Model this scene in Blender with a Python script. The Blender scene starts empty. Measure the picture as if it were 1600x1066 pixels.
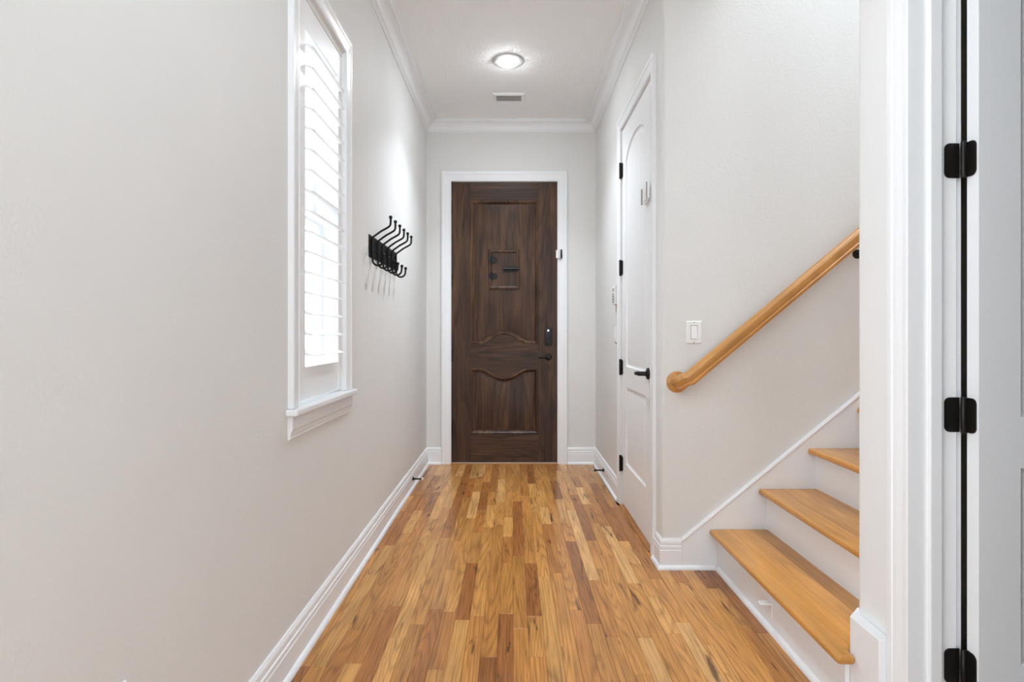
import bpy, bmesh, math, random
from mathutils import Vector, Matrix

random.seed(7)
S = bpy.context.scene
COL = S.collection
PI = math.pi

# ------------------------------------------------------------------ camera
cam_d = bpy.data.cameras.new('camera')
cam_d.lens = 20.25
cam_d.sensor_width = 36.0
cam_d.sensor_fit = 'HORIZONTAL'
cam_d.shift_x = -1.0 / 1600
cam_d.shift_y = -11.0 / 1600
cam_d.clip_start = 0.02
cam = bpy.data.objects.new('camera', cam_d)
cam.location = (0, 0, 1.125)
cam.rotation_euler = (PI / 2, 0, 0)
COL.objects.link(cam)
S.camera = cam

# ------------------------------------------------------------------ world, lights, exposure
W = bpy.data.worlds.new('overcast_sky')
S.world = W
W.use_nodes = True
wb = W.node_tree.nodes['Background']
wb.inputs[0].default_value = (0.90, 0.96, 1.02, 1)
wb.inputs[1].default_value = 3.3


def area(name, loc, rot, sx, sy, power, color=(1, 1, 1)):
    l = bpy.data.lights.new(name, 'AREA')
    l.shape = 'RECTANGLE'
    l.size = sx
    l.size_y = sy
    l.energy = power
    l.color = color
    o = bpy.data.objects.new(name, l)
    o.location = loc
    o.rotation_euler = rot
    COL.objects.link(o)
    return o


# added area lamps, unseen, left and behind the camera; landing window over the stairs
DAY = (0.895, 0.985, 1.085)
LED = (0.91, 1.0, 1.09)
area('added_left_fill', (-4.15, -2.2, 1.25), (0, -PI / 2 - 0.30, 0), 2.3, 3.6, 158, DAY)
area('added_rear_fill', (1.5, -4.2, 1.25), (PI / 2 + 0.25, 0, 0), 3.0, 2.3, 58, DAY)
area('landing_skylight', (2.2, 2.25, 5.30), (0, 0, 0), 1.6, 0.8, 46, DAY)
# added fill lamps, unseen, at the hall ceiling overhead and behind the camera
for k, (cx_, cy_) in enumerate(((-0.03, 0.95), (-0.03, -0.45))):
    c_ = area('added_ceiling_fill', (cx_, cy_, 2.945), (0, 0, 0), 0.15, 0.15, 6.0, LED)
    c_.data.shape = 'DISK'
por = area('window_portal', (-0.93, 2.26, 1.62), (0, -PI / 2, 0), 1.5, 0.56, 1)
por.data.cycles.is_portal = True

S.view_settings.view_transform = 'Standard'
S.view_settings.look = 'None'
S.view_settings.gamma = 1.0
S.view_settings.use_curve_mapping = False
S.view_settings.exposure = 0.69
S.cycles.max_bounces = 10
S.cycles.diffuse_bounces = 7
S.cycles.sample_clamp_indirect = 6.0
S.cycles.use_denoising = True


# ------------------------------------------------------------------ materials
def new_mat(name):
    m = bpy.data.materials.new(name)
    m.use_nodes = True
    nt = m.node_tree
    return m, nt, nt.nodes['Principled BSDF']


def link(nt, a, b):
    nt.links.new(a, b)


def math_node(nt, op, a, b=None):
    n = nt.nodes.new('ShaderNodeMath')
    n.operation = op
    for i, v in enumerate((a, b)):
        if v is None:
            continue
        if isinstance(v, (int, float)):
            n.inputs[i].default_value = v
        else:
            link(nt, v, n.inputs[i])
    return n.outputs[0]


def plain(name, col, rough=0.5, metal=0.0, bump=None, spec=0.5, var=0.0):
    """colour with a faint procedural mottling and an optional bump (scale, strength, distance)"""
    m, nt, p = new_mat(name)
    p.inputs['Base Color'].default_value = (*col, 1)
    p.inputs['Roughness'].default_value = rough
    p.inputs['Metallic'].default_value = metal
    p.inputs['Specular IOR Level'].default_value = spec
    tc = nt.nodes.new('ShaderNodeTexCoord')
    if var:
        n = nt.nodes.new('ShaderNodeTexNoise')
        n.inputs['Scale'].default_value = 3.0
        n.inputs['Detail'].default_value = 3.0
        link(nt, tc.outputs['Object'], n.inputs['Vector'])
        r = nt.nodes.new('ShaderNodeValToRGB')
        r.color_ramp.elements[0].position = 0.3
        r.color_ramp.elements[1].position = 0.7
        r.color_ramp.elements[0].color = (*[c * (1 - var) for c in col], 1)
        r.color_ramp.elements[1].color = (*[min(1, c * (1 + var)) for c in col], 1)
        link(nt, n.outputs['Fac'], r.inputs[0])
        link(nt, r.outputs[0], p.inputs['Base Color'])
    if bump:
        n = nt.nodes.new('ShaderNodeTexNoise')
        n.inputs['Scale'].default_value = bump[0]
        n.inputs['Detail'].default_value = 2.5
        link(nt, tc.outputs['Object'], n.inputs['Vector'])
        b = nt.nodes.new('ShaderNodeBump')
        b.inputs['Strength'].default_value = bump[1]
        b.inputs['Distance'].default_value = bump[2]
        link(nt, n.outputs['Fac'], b.inputs['Height'])
        link(nt, b.outputs[0], p.inputs['Normal'])
    return m


def wood(name, col=None, rot=(0, 0, 0), ring=34.0, freq=5.0, stretch=0.09, rough=0.28,
         ring_amt=0.30, pore_amt=0.18, dark_amt=0.55, strips=None, spec=0.5, dark_col=None, dark_at=0.68, tint=None, fine=170):
    """wood whose grain runs along local Y after the mapping rotation; contour lines of a stretched noise make the
    cathedral figure. col None = take the object's own colour (one colour per plank)"""
    m, nt, p = new_mat(name)
    N = nt.nodes.new
    tc = N('ShaderNodeTexCoord')
    oi = N('ShaderNodeObjectInfo')
    mp = N('ShaderNodeMapping')
    mp.inputs['Rotation'].default_value = rot
    link(nt, tc.outputs['Object'], mp.inputs['Vector'])
    off = N('ShaderNodeCombineXYZ')
    link(nt, math_node(nt, 'MULTIPLY', oi.outputs['Random'], 13.7), off.inputs[0])
    link(nt, math_node(nt, 'MULTIPLY', oi.outputs['Random'], 71.3), off.inputs[1])
    link(nt, math_node(nt, 'MULTIPLY', oi.outputs['Random'], 29.1), off.inputs[2])
    add = N('ShaderNodeVectorMath')
    add.operation = 'ADD'
    link(nt, mp.outputs[0], add.inputs[0])
    link(nt, off.outputs[0], add.inputs[1])
    vec = add.outputs[0]
    strip_val = None
    if strips:
        sep = N('ShaderNodeSeparateXYZ')
        link(nt, mp.outputs[0], sep.inputs[0])
        cell = math_node(nt, 'FLOOR', math_node(nt, 'DIVIDE', sep.outputs[0], strips))
        wn = N('ShaderNodeTexWhiteNoise')
        wn.noise_dimensions = '2D'
        cx = N('ShaderNodeCombineXYZ')
        link(nt, cell, cx.inputs[0])
        link(nt, oi.outputs['Random'], cx.inputs[1])
        link(nt, cx.outputs[0], wn.inputs['Vector'])
        strip_val = wn.outputs['Value']
        sh = N('ShaderNodeCombineXYZ')
        link(nt, math_node(nt, 'MULTIPLY', strip_val, 17.0), sh.inputs[1])
        link(nt, math_node(nt, 'MULTIPLY', strip_val, 5.0), sh.inputs[2])
        a2 = N('ShaderNodeVectorMath')
        a2.operation = 'ADD'
        link(nt, vec, a2.inputs[0])
        link(nt, sh.outputs[0], a2.inputs[1])
        vec = a2.outputs[0]

    def scaled(sx, sy):
        q = N('ShaderNodeVectorMath')
        q.operation = 'MULTIPLY'
        link(nt, vec, q.inputs[0])
        q.inputs[1].default_value = (sx, sy, sx)
        return q.outputs[0]

    def noise(v, scale, detail=2.0, dist=0.0):
        n = N('ShaderNodeTexNoise')
        n.inputs['Scale'].default_value = scale
        n.inputs['Detail'].default_value = detail
        n.inputs['Distortion'].default_value = dist
        link(nt, v, n.inputs['Vector'])
        return n.outputs['Fac']

    def ramp(v, stops):
        r = N('ShaderNodeValToRGB')
        e = r.color_ramp.elements
        e[0].position, e[1].position = stops[0][0], stops[-1][0]
        e[0].color = (*[stops[0][1]] * 3, 1)
        e[1].color = (*[stops[-1][1]] * 3, 1)
        for pos, val in stops[1:-1]:
            k = e.new(pos)
            k.color = (val, val, val, 1)
        link(nt, v, r.inputs[0])
        return r.outputs[0]

    fig = noise(scaled(1, stretch), freq, 1.5, 0.15)
    lines = math_node(nt, 'FRACT', math_node(nt, 'MULTIPLY', fig, ring))
    lines = ramp(lines, [(0.0, 1 - ring_amt), (0.25, 0.97), (0.7, 1.0), (1.0, 1 - ring_amt)])
    pores = ramp(noise(scaled(1, 0.03), fine, 3.0), [(0.32, 1 - pore_amt), (0.62, 1.0)])
    tone = ramp(noise(scaled(1, 0.22), 11, 2.0), [(0.25, 0.80), (0.75, 1.14)])
    streak = ramp(noise(scaled(1, 0.11), 26, 3.0, 0.8), [(dark_at, 0.0), (dark_at + 0.09, 1.0)])

    def mul(a, b):
        x = N('ShaderNodeMix')
        x.data_type = 'RGBA'
        x.blend_type = 'MULTIPLY'
        x.inputs['Factor'].default_value = 1
        link(nt, a, x.inputs[6])
        link(nt, b, x.inputs[7])
        return x.outputs[2]

    if col is None:
        base = oi.outputs['Color']
    else:
        rgb = N('ShaderNodeRGB')
        rgb.outputs[0].default_value = (*col, 1)
        base = rgb.outputs[0]
    if tint:
        xt = N('ShaderNodeMix')
        xt.data_type = 'RGBA'
        link(nt, ramp(noise(scaled(1, 0.10), tint[1], 2.0, 0.4), [(0.38, 0.0), (0.62, 1.0)]), xt.inputs['Factor'])
        link(nt, base, xt.inputs[6])
        xt.inputs[7].default_value = (*tint[0], 1)
        base = xt.outputs[2]
    c = mul(mul(mul(base, lines), pores), tone)
    if strip_val is not None:
        c = mul(c, ramp(strip_val, [(0.0, 0.80), (1.0, 1.12)]))
    if dark_amt:
        x = N('ShaderNodeMix')
        x.data_type = 'RGBA'
        link(nt, math_node(nt, 'MULTIPLY', streak, dark_amt), x.inputs['Factor'])
        link(nt, c, x.inputs[6])
        x.inputs[7].default_value = (*(dark_col or (0.06, 0.028, 0.010)), 1)
        c = x.outputs[2]
    link(nt, c, p.inputs['Base Color'])
    p.inputs['Roughness'].default_value = rough
    p.inputs['Specular IOR Level'].default_value = spec
    b = N('ShaderNodeBump')
    b.inputs['Strength'].default_value = 0.06
    b.inputs['Distance'].default_value = 0.001
    link(nt, pores, b.inputs['Height'])
    link(nt, b.outputs[0], p.inputs['Normal'])
    return m


def emit(name, col, strength):
    m, nt, p = new_mat(name)
    p.inputs['Base Color'].default_value = (*col, 1)
    p.inputs['Emission Color'].default_value = (*col, 1)
    p.inputs['Emission Strength'].default_value = strength
    return m


def glass_mat(name):
    m = bpy.data.materials.new(name)
    m.use_nodes = True
    nt = m.node_tree
    nt.nodes.remove(nt.nodes['Principled BSDF'])
    out = nt.nodes['Material Output']
    t = nt.nodes.new('ShaderNodeBsdfTransparent')
    t.inputs[0].default_value = (0.975, 0.985, 0.985, 1)
    g = nt.nodes.new('ShaderNodeBsdfGlossy')
    g.inputs['Roughness'].default_value = 0.02
    lw = nt.nodes.new('ShaderNodeLayerWeight')
    lw.inputs['Blend'].default_value = 0.5
    f = math_node(nt, 'ADD', math_node(nt, 'MULTIPLY', math_node(nt, 'POWER', lw.outputs['Facing'], 5.0), 0.9), 0.04)
    mx = nt.nodes.new('ShaderNodeMixShader')
    link(nt, f, mx.inputs[0])
    link(nt, t.outputs[0], mx.inputs[1])
    link(nt, g.outputs[0], mx.inputs[2])
    link(nt, mx.outputs[0], out.inputs[0])
    return m


M = {}
M['wall'] = plain('wall_paint', (0.715, 0.710, 0.694), 0.62, bump=(125, 0.30, 0.0030), spec=0.3, var=0.012)
M['wall_white'] = plain('wall_white_paint', (0.80, 0.80, 0.795), 0.55, bump=(125, 0.26, 0.0030), spec=0.3, var=0.008)
M['taupe'] = plain('taupe_side_room', (0.17, 0.155, 0.13), 0.7, var=0.03)  # one dark taupe tone over the whole side-room shell
M['pale_bounce'] = plain('pale_bounce', (0.66, 0.64, 0.60), 0.5, var=0.04)  # unseen rear floor, pale colour chosen to bounce light onto the ceiling
M['ceiling'] = plain('ceiling_knockdown', (0.88, 0.882, 0.882), 0.75, bump=(60, 0.5, 0.008), spec=0.25, var=0.01)
M['trim'] = plain('trim_enamel', (0.815, 0.824, 0.838), 0.32, spec=0.5, var=0.006)
M['door_white'] = plain('door_enamel', (0.83, 0.835, 0.84), 0.38, bump=(140, 0.05, 0.001), spec=0.5, var=0.006)
M['shutter'] = plain('shutter_paint', (0.86, 0.865, 0.87), 0.35, spec=0.5, var=0.004)
M['black'] = plain('oil_rubbed_bronze', (0.018, 0.015, 0.013), 0.42, metal=0.5, bump=(320, 0.15, 0.001), var=0.2)
M['iron'] = plain('hammered_iron', (0.011, 0.011, 0.012), 0.40, metal=0.4, spec=0.4, bump=(160, 0.3, 0.001), var=0.2)
M['plastic'] = plain('white_plastic', (0.84, 0.84, 0.83), 0.35, var=0.004)
M['grey_plastic'] = plain('grey_plastic', (0.30, 0.30, 0.29), 0.45, var=0.02)
M['chrome'] = plain('brushed_chrome', (0.55, 0.55, 0.54), 0.22, metal=1.0, var=0.05)
M['vent_dark'] = plain('vent_shadow_metal', (0.33, 0.325, 0.31), 0.5, var=0.03)
M['rubber'] = plain('white_rubber', (0.72, 0.68, 0.62), 0.7, var=0.02)
M['concrete'] = plain('pale_concrete', (0.55, 0.55, 0.53), 0.9, bump=(40, 0.3, 0.01), var=0.06)
M['plank'] = wood('oak_plank', None, (0, 0, 0), ring=34, freq=7.0, stretch=0.052, rough=0.25, ring_amt=0.30, pore_amt=0.34,
                  dark_amt=0.85, dark_at=0.625, dark_col=(0.075, 0.034, 0.012))
M['tread'] = wood('oak_tread', (0.62, 0.285, 0.066), (0, 0, 0), ring=18, freq=6, stretch=0.05, rough=0.24,
                  ring_amt=0.15, pore_amt=0.14, dark_amt=0.15, strips=0.062)
M['rail'] = wood('oak_rail', (0.60, 0.285, 0.080), (0, 0, PI / 2), ring=14, freq=8, stretch=0.06, rough=0.30,
                 ring_amt=0.16, pore_amt=0.16, dark_amt=0.2)
WAL = (0.118, 0.056, 0.028)
WK = dict(ring=17, freq=4.2, stretch=0.075, rough=0.40, ring_amt=0.40, pore_amt=0.5, dark_amt=0.6,
          dark_col=(0.012, 0.007, 0.005), dark_at=0.59, tint=((0.066, 0.032, 0.019), 9.0), spec=0.28, fine=120)
M['walnut_v'] = wood('walnut_upright', WAL, (PI / 2, 0, 0), **WK)
M['walnut_h'] = wood('walnut_level', (0.104, 0.049, 0.025), (0, 0, PI / 2), **WK)
M['walnut_strip'] = wood('walnut_strip', (0.150, 0.078, 0.042), (PI / 2, 0, 0), **WK)
M['threshold'] = wood('oak_threshold', (0.50, 0.22, 0.06), (0, 0, PI / 2), ring=14, freq=8, rough=0.3, ring_amt=0.15, dark_amt=0.1)
M['threshold_y'] = wood('oak_threshold_long', (0.40, 0.165, 0.045), (0, 0, 0), ring=14, freq=8, rough=0.3, ring_amt=0.15, dark_amt=0.1)
M['light_ring'] = plain('light_trim_enamel', (0.52, 0.52, 0.515), 0.45, var=0.01)
M['lens'] = emit('led_lens', (0.93, 0.995, 1.05), 128.0)
M['led'] = emit('keypad_light', (1.0, 1.0, 1.0), 1.2)
M['glass'] = glass_mat('window_glass')

# ------------------------------------------------------------------ geometry helpers
ORG = {}


class MB:
    """collects vertices and faces in world coordinates; build() links them as one mesh object"""

    def __init__(self):
        self.v, self.f = [], []

    def add(self, vs, fs):
        b = len(self.v)
        self.v += [tuple(p) for p in vs]
        self.f += [[b + i for i in q] for q in fs]
        return self

    def box(self, x0, x1, y0, y1, z0, z1):
        vs = [(x, y, z) for z in (z0, z1) for y in (y0, y1) for x in (x0, x1)]
        return self.add(vs, [[0, 2, 3, 1], [4, 5, 7, 6], [0, 1, 5, 4], [2, 6, 7, 3], [0, 4, 6, 2], [1, 3, 7, 5]])

    def prism(self, poly, fn0, fn1):
        """poly of 2D points, fn0 / fn1 map a 2D point onto the two end planes"""
        n = len(poly)
        vs = [fn0(*p) for p in poly] + [fn1(*p) for p in poly]
        fs = [list(range(n))[::-1], [n + i for i in range(n)]]
        fs += [[i, (i + 1) % n, n + (i + 1) % n, n + i] for i in range(n)]
        return self.add(vs, fs)

    def plan(self, poly, z0, z1):
        return self.prism(poly, lambda x, y: (x, y, z0), lambda x, y: (x, y, z1))

    def rings(self, rings, closed=True, cap0=False, cap1=False):
        """bridge a list of equally long vertex rings"""
        n = len(rings[0])
        vs = [p for r in rings for p in r]
        fs = []
        for k in range(len(rings) - 1):
            for i in range(n if closed else n - 1):
                j = (i + 1) % n
                fs.append([k * n + i, k * n + j, (k + 1) * n + j, (k + 1) * n + i])
        if cap0:
            fs.append(list(range(n))[::-1])
        if cap1:
            fs.append([(len(rings) - 1) * n + i for i in range(n)])
        return self.add(vs, fs)

    def tube(self, path, r, seg=10, caps=True):
        P = [Vector(p) for p in path]
        rr = r if isinstance(r, (list, tuple)) else [r] * len(P)
        rings = []
        t0 = (P[1] - P[0]).normalized()
        up = Vector((0, 0, 1)) if abs(t0.z) < 0.9 else Vector((0, 1, 0))
        u = t0.cross(up).normalized()
        for i, p in enumerate(P):
            t = (P[min(i + 1, len(P) - 1)] - P[max(i - 1, 0)]).normalized()
            u = (u - t * u.dot(t)).normalized()
            w = t.cross(u)
            rings.append([tuple(p + (u * math.cos(2 * PI * k / seg) + w * math.sin(2 * PI * k / seg)) * rr[i]) for k in range(seg)])
        return self.rings(rings, True, caps, caps)

    def lathe(self, prof, origin, axis, seg=24):
        """prof: (radius, distance along axis) pairs"""
        o, a = Vector(origin), Vector(axis).normalized()
        u = a.orthogonal().normalized()
        w = a.cross(u)
        rings = [[tuple(o + a * h + (u * math.cos(2 * PI * k / seg) + w * math.sin(2 * PI * k / seg)) * max(r, 1e-5))
                  for k in range(seg)] for r, h in prof]
        return self.rings(rings, True, True, True)

    def ball(self, c, r, seg=12, n=8):
        return self.lathe([(r * math.sin(PI * i / n), -r * math.cos(PI * i / n)) for i in range(n + 1)], c, (0, 0, 1), seg)

    def run(self, prof, p0, p1, out, m0=0, m1=0):
        """extrude a (distance from wall, height) profile from p0 to p1; m0 / m1 mitre each end by m * distance from wall"""
        p0, p1, out = Vector(p0), Vector(p1), Vector(out)
        d = (p1 - p0).normalized()
        a = [tuple(p0 + out * u + Vector((0, 0, z)) + d * (m0 * u)) for u, z in prof]
        b = [tuple(p1 + out * u + Vector((0, 0, z)) + d * (m1 * u)) for u, z in prof]
        return self.rings([a, b], True, True, True)

    def frame(self, path, prof, fn, closed=False):
        """sweep a (outward offset, thickness) profile round a 2D path with mitred corners; fn maps (a, b, thickness)"""
        n = len(path)
        rings = []
        for i in range(n):
            p = Vector(path[i])
            dirs = []
            if closed or i > 0:
                dirs.append((p - Vector(path[i - 1])).normalized())
            if closed or i < n - 1:
                dirs.append((Vector(path[(i + 1) % n]) - p).normalized())
            ns = [Vector((-d.y, d.x)) for d in dirs]
            m = sum(ns, Vector((0, 0)))
            m = m / max(m.dot(ns[0]), 1e-6) if len(ns) == 2 else ns[0]
            rings.append([fn(p.x + m.x * u, p.y + m.y * u, t) for u, t in prof])
        if closed:
            rings.append(rings[0])
        return self.rings(rings, True, not closed, not closed)

    def build(self, name, mat, parent=None, origin=None, bevel=0.0, seg=2, smooth=None, ang=35):
        if origin is None:
            xs, ys, zs = zip(*self.v)
            origin = ((min(xs) + max(xs)) / 2, (min(ys) + max(ys)) / 2, min(zs))
        origin = Vector(origin)
        me = bpy.data.meshes.new(name)
        bm = bmesh.new()
        bv = [bm.verts.new(Vector(p) - origin) for p in self.v]
        for q in self.f:
            try:
                bm.faces.new([bv[i] for i in q])
            except ValueError:
                pass
        bmesh.ops.remove_doubles(bm, verts=bm.verts, dist=1e-6)
        bmesh.ops.recalc_face_normals(bm, faces=bm.faces)
        bm.to_mesh(me)
        bm.free()
        if smooth:
            me.polygons.foreach_set('use_smooth', [True] * len(me.polygons))
            try:
                me.set_sharp_from_angle(angle=math.radians(ang))
            except AttributeError:
                pass
        o = bpy.data.objects.new(name, me)
        COL.objects.link(o)
        me.materials.append(M[mat] if isinstance(mat, str) else mat)
        put(o, parent, origin)
        if bevel:
            b = o.modifiers.new('bevel', 'BEVEL')
            b.width = bevel
            b.segments = seg
            b.limit_method = 'ANGLE'
            b.angle_limit = math.radians(30)
        return o


def put(o, parent, origin):
    origin = Vector(origin)
    if parent is not None:
        o.parent = parent
        o.location = origin - ORG[parent.name]
    else:
        o.location = origin
    ORG[o.name] = origin


def tag(o, label, cat, group=None):
    o['label'] = label
    o['category'] = cat
    if group:
        o['group'] = group
    return o


def struct(o, label=None, cat=None):
    o['kind'] = 'structure'
    if label:
        tag(o, label, cat)
    return o


def empty(name, loc):
    o = bpy.data.objects.new(name, None)
    o.empty_display_size = 0.05
    COL.objects.link(o)
    o.location = loc
    ORG[o.name] = Vector(loc)
    return o


def clone(root, delta, label, group=None):
    """copy a thing with its parts and sub-parts"""
    r = root.copy()
    COL.objects.link(r)
    r.location = root.location + Vector(delta)
    ORG[r.name] = ORG[root.name] + Vector(delta)
    r['label'] = label

    def kids(src, dst):
        for ch in src.children:
            c = ch.copy()
            COL.objects.link(c)
            c.parent = dst
            kids(ch, c)
    kids(root, r)
    return r


def arc(cx, cy, r, a0, a1, n=8):
    return [(cx + r * math.cos(math.radians(a0 + (a1 - a0) * i / n)), cy + r * math.sin(math.radians(a0 + (a1 - a0) * i / n)))
            for i in range(n + 1)]


def round_rect(x0, x1, y0, y1, r, n=5):
    return (arc(x1 - r, y1 - r, r, 0, 90, n) + arc(x0 + r, y1 - r, r, 90, 180, n) +
            arc(x0 + r, y0 + r, r, 180, 270, n) + arc(x1 - r, y0 + r, r, 270, 360, n))


def inset(poly, d):
    """offset a counter-clockwise polygon inwards by d"""
    n = len(poly)
    res = []
    for i in range(n):
        p, a, b = Vector(poly[i]), Vector(poly[i - 1]), Vector(poly[(i + 1) % n])
        d0, d1 = (p - a).normalized(), (b - p).normalized()
        n0, n1 = Vector((-d0.y, d0.x)), Vector((-d1.y, d1.x))
        m = n0 + n1
        m = m / max(m.dot(n0), 0.35)
        res.append((p.x + m.x * d, p.y + m.y * d))
    return res


# ------------------------------------------------------------------ key sizes (metres)
XL, XR = -0.745, 0.718          # hall side walls
YB = 4.986                      # wall of the front door
YS = 2.7675                     # wall beside the stairs
XC = 1.030                      # near right wall (with the side door)
H = 2.960                       # ceiling
YL = 0.55                       # end of the left wall, cut short to admit the added left lamp
YN = -1.2                       # where the hall opens to the living room

# ------------------------------------------------------------------ floor
fl = struct(MB().box(-0.9, 1.30, YN, 5.15, -0.05, -0.0195).build('floor', 'threshold_y'),
            'warm honey oak strip floor running down the hall to the front door', 'floor')
PAL = [((0.60, 0.300, 0.088), 5), ((0.55, 0.256, 0.070), 6), ((0.50, 0.224, 0.057), 6), ((0.66, 0.355, 0.125), 2),
       ((0.45, 0.186, 0.047), 5), ((0.39, 0.148, 0.036), 3), ((0.33, 0.125, 0.034), 2), ((0.55, 0.240, 0.062), 4)]
PALW = [c for c, w in PAL for _ in range(w)]
PW = 0.0572


def plank_mb(x0, x1, y0, y1):
    b = 0.0009
    vs = [(x0, y0, -0.0195), (x1, y0, -0.0195), (x1, y1, -0.0195), (x0, y1, -0.0195),
          (x0, y0, -b), (x1, y0, -b), (x1, y1, -b), (x0, y1, -b),
          (x0 + b, y0 + b, 0), (x1 - b, y0 + b, 0), (x1 - b, y1 - b, 0), (x0 + b, y1 - b, 0)]
    fs = [[0, 3, 2, 1], [0, 1, 5, 4], [1, 2, 6, 5], [2, 3, 7, 6], [3, 0, 4, 7],
          [4, 5, 9, 8], [5, 6, 10, 9], [6, 7, 11, 10], [7, 4, 8, 11], [8, 9, 10, 11]]
    return vs, fs


rng = random.Random(21)
near_mb = MB()
g = 0.00025
x = -0.742
while x < 1.02:
    x1 = x + PW
    if x1 < XR + 0.004:
        yend = YB + 0.01
    elif x < 0.745:
        yend = 3.78 if x < 0.73 else YS
    else:
        yend = YS
    y = YN + rng.uniform(0, 0.5)
    yprev = YN
    while yprev < yend - 0.001:
        y = min(yprev + rng.choice([0.30, 0.38, 0.46, 0.55, 0.65, 0.8, 1.0]) * rng.uniform(0.85, 1.15), yend)
        if yend - y < 0.12:
            y = yend
        vs, fs = plank_mb(x + g, x1 - g, yprev + g, y - g)
        if y < 1.62:
            near_mb.add(vs, fs)
        else:
            o = MB().add(vs, fs).build('plank', 'plank', fl, origin=((x + x1) / 2, (yprev + y) / 2, 0))
            c = rng.choice(PALW)
            k = rng.uniform(0.92, 1.08) * 1.15
            o.color = (c[0] * k, c[1] * k, c[2] * k, 1)
        yprev = y
    x = x1
nf = near_mb.build('near_flooring', 'plank', fl, origin=(0, 0, 0))
nf.color = (0.66, 0.30, 0.085, 1)
nf['kind'] = 'stuff'

# ------------------------------------------------------------------ walls
WO = (1.985, 2.540, 0.874, 2.362)            # window opening in the left wall: y0, y1, z0, z1


def wall_hole_x(mb, x0, x1, y0, y1, z0, z1, h):
    """wall slab across x0..x1 with one rectangular hole (y0, y1, z0, z1)"""
    out = [(y0, z0), (y1, z0), (y1, z1), (y0, z1)]
    inn = [(h[0], h[2]), (h[1], h[2]), (h[1], h[3]), (h[0], h[3])]
    r = [[(x0, *p) for p in out], [(x0, *p) for p in inn], [(x1, *p) for p in inn], [(x1, *p) for p in out], [(x0, *p) for p in out]]
    return mb.rings(r, True)


struct(wall_hole_x(MB(), XL - 0.16, XL, YL, 5.15, -0.05, H + 0.1, WO).build('wall_left', 'wall'),
       'long off-white left wall with the shuttered window', 'wall')
DX0, DX1, DZ = -0.536, 0.391, 2.450          # front door opening
poly = [(XL, -0.05), (DX0, -0.05), (DX0, DZ), (DX1, DZ), (DX1, -0.05), (0.84, -0.05), (0.84, H + 0.1), (XL, H + 0.1)]
struct(MB().prism(poly, lambda a, b: (a, YB, b), lambda a, b: (a, YB + 0.15, b)).build('wall_back', 'wall'),
       'off-white end wall around the dark front door', 'wall')
CY0, CY1, CZ = 2.958, 3.783, 2.458           # closet door opening
poly = [(YS + 0.02, -0.05), (CY0, -0.05), (CY0, CZ), (CY1, CZ), (CY1, -0.05), (YB, -0.05), (YB, H + 0.1), (YS + 0.02, H + 0.1)]
struct(MB().prism(poly, lambda a, b: (XR, a, b), lambda a, b: (XR + 0.12, a, b)).build('wall_right', 'wall'),
       'off-white right hall wall holding the white closet door', 'wall')
poly = [(XR, YS + 0.02)] + arc(XR + 0.02, YS + 0.02, 0.02, 180, 270, 6) + [(4.6, YS), (4.6, YS + 0.12), (XR + 0.12, YS + 0.12), (XR + 0.12, YS + 0.02)]
struct(MB().plan(poly[1:], -0.05, 5.5).build('wall_stairs', 'wall', smooth=True),
       'bright off-white wall behind the handrail and the stairs', 'wall')
# near right wall end: bullnose corner beside the stairs, then the side doorway
JY = 1.4827
poly = [(XC, JY + 0.018)] + [(1.1425, JY + 0.018), (1.1425, 1.548), (4.6, 1.548), (4.6, 1.733)] + arc(XC + 0.03, 1.703, 0.03, 90, 180, 6)
struct(MB().plan(poly, -0.05, 5.5).build('wall_near_right', 'wall_white', smooth=True),
       'narrow white wall end between the stairs and the side door', 'wall')
struct(MB().plan([(XC, YN), (1.1425, YN), (1.1425, 0.700), (XC, 0.700)], -0.05, H + 0.1).build('wall_near_right_rear', 'wall'),
       'off-white right wall on the camera side of the side door', 'wall')
struct(MB().box(XC, 1.1425, 0.700, JY + 0.018, 2.462, H + 0.1).build('wall_near_right_over_door', 'wall'),
       'off-white wall strip above the side doorway', 'wall')
poly = [(XL - 0.16, YN), (1.1425, YN), (1.1425, 1.60), (XC + 0.03, 1.60), (XC + 0.03, YS + 0.10), (XR + 0.12, YS + 0.10), (XR + 0.12, YB + 0.15), (XL - 0.16, YB + 0.15)]
struct(MB().plan(poly, H, H + 0.12).build('ceiling', 'ceiling'), 'white textured hall ceiling with a round recessed light', 'ceiling')
# unseen surroundings: stairwell shaft, side room, living room behind the camera
mb = MB()
mb.add([(XC + 0.03, 1.733, H + 0.12), (XC + 0.03, YS, H + 0.12), (XC + 0.03, YS, 5.5), (XC + 0.03, 1.733, 5.5), (4.6, 1.733, -0.05), (4.6, YS, -0.05),
        (4.6, YS, 5.5), (4.6, 1.733, 5.5)], [[0, 1, 2, 3], [4, 7, 6, 5], [3, 2, 6, 7]])
struct(mb.build('wall_stairwell', 'wall'), 'off-white shaft walls high above the stairs', 'wall')
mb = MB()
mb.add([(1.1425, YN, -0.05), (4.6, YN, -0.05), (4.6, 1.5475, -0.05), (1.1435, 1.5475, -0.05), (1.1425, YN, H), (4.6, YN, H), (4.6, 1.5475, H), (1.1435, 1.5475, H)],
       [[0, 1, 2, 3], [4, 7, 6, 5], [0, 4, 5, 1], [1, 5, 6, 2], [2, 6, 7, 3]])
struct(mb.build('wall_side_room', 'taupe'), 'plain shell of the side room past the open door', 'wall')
mb = MB()
xl_ = XL - 0.16
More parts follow.
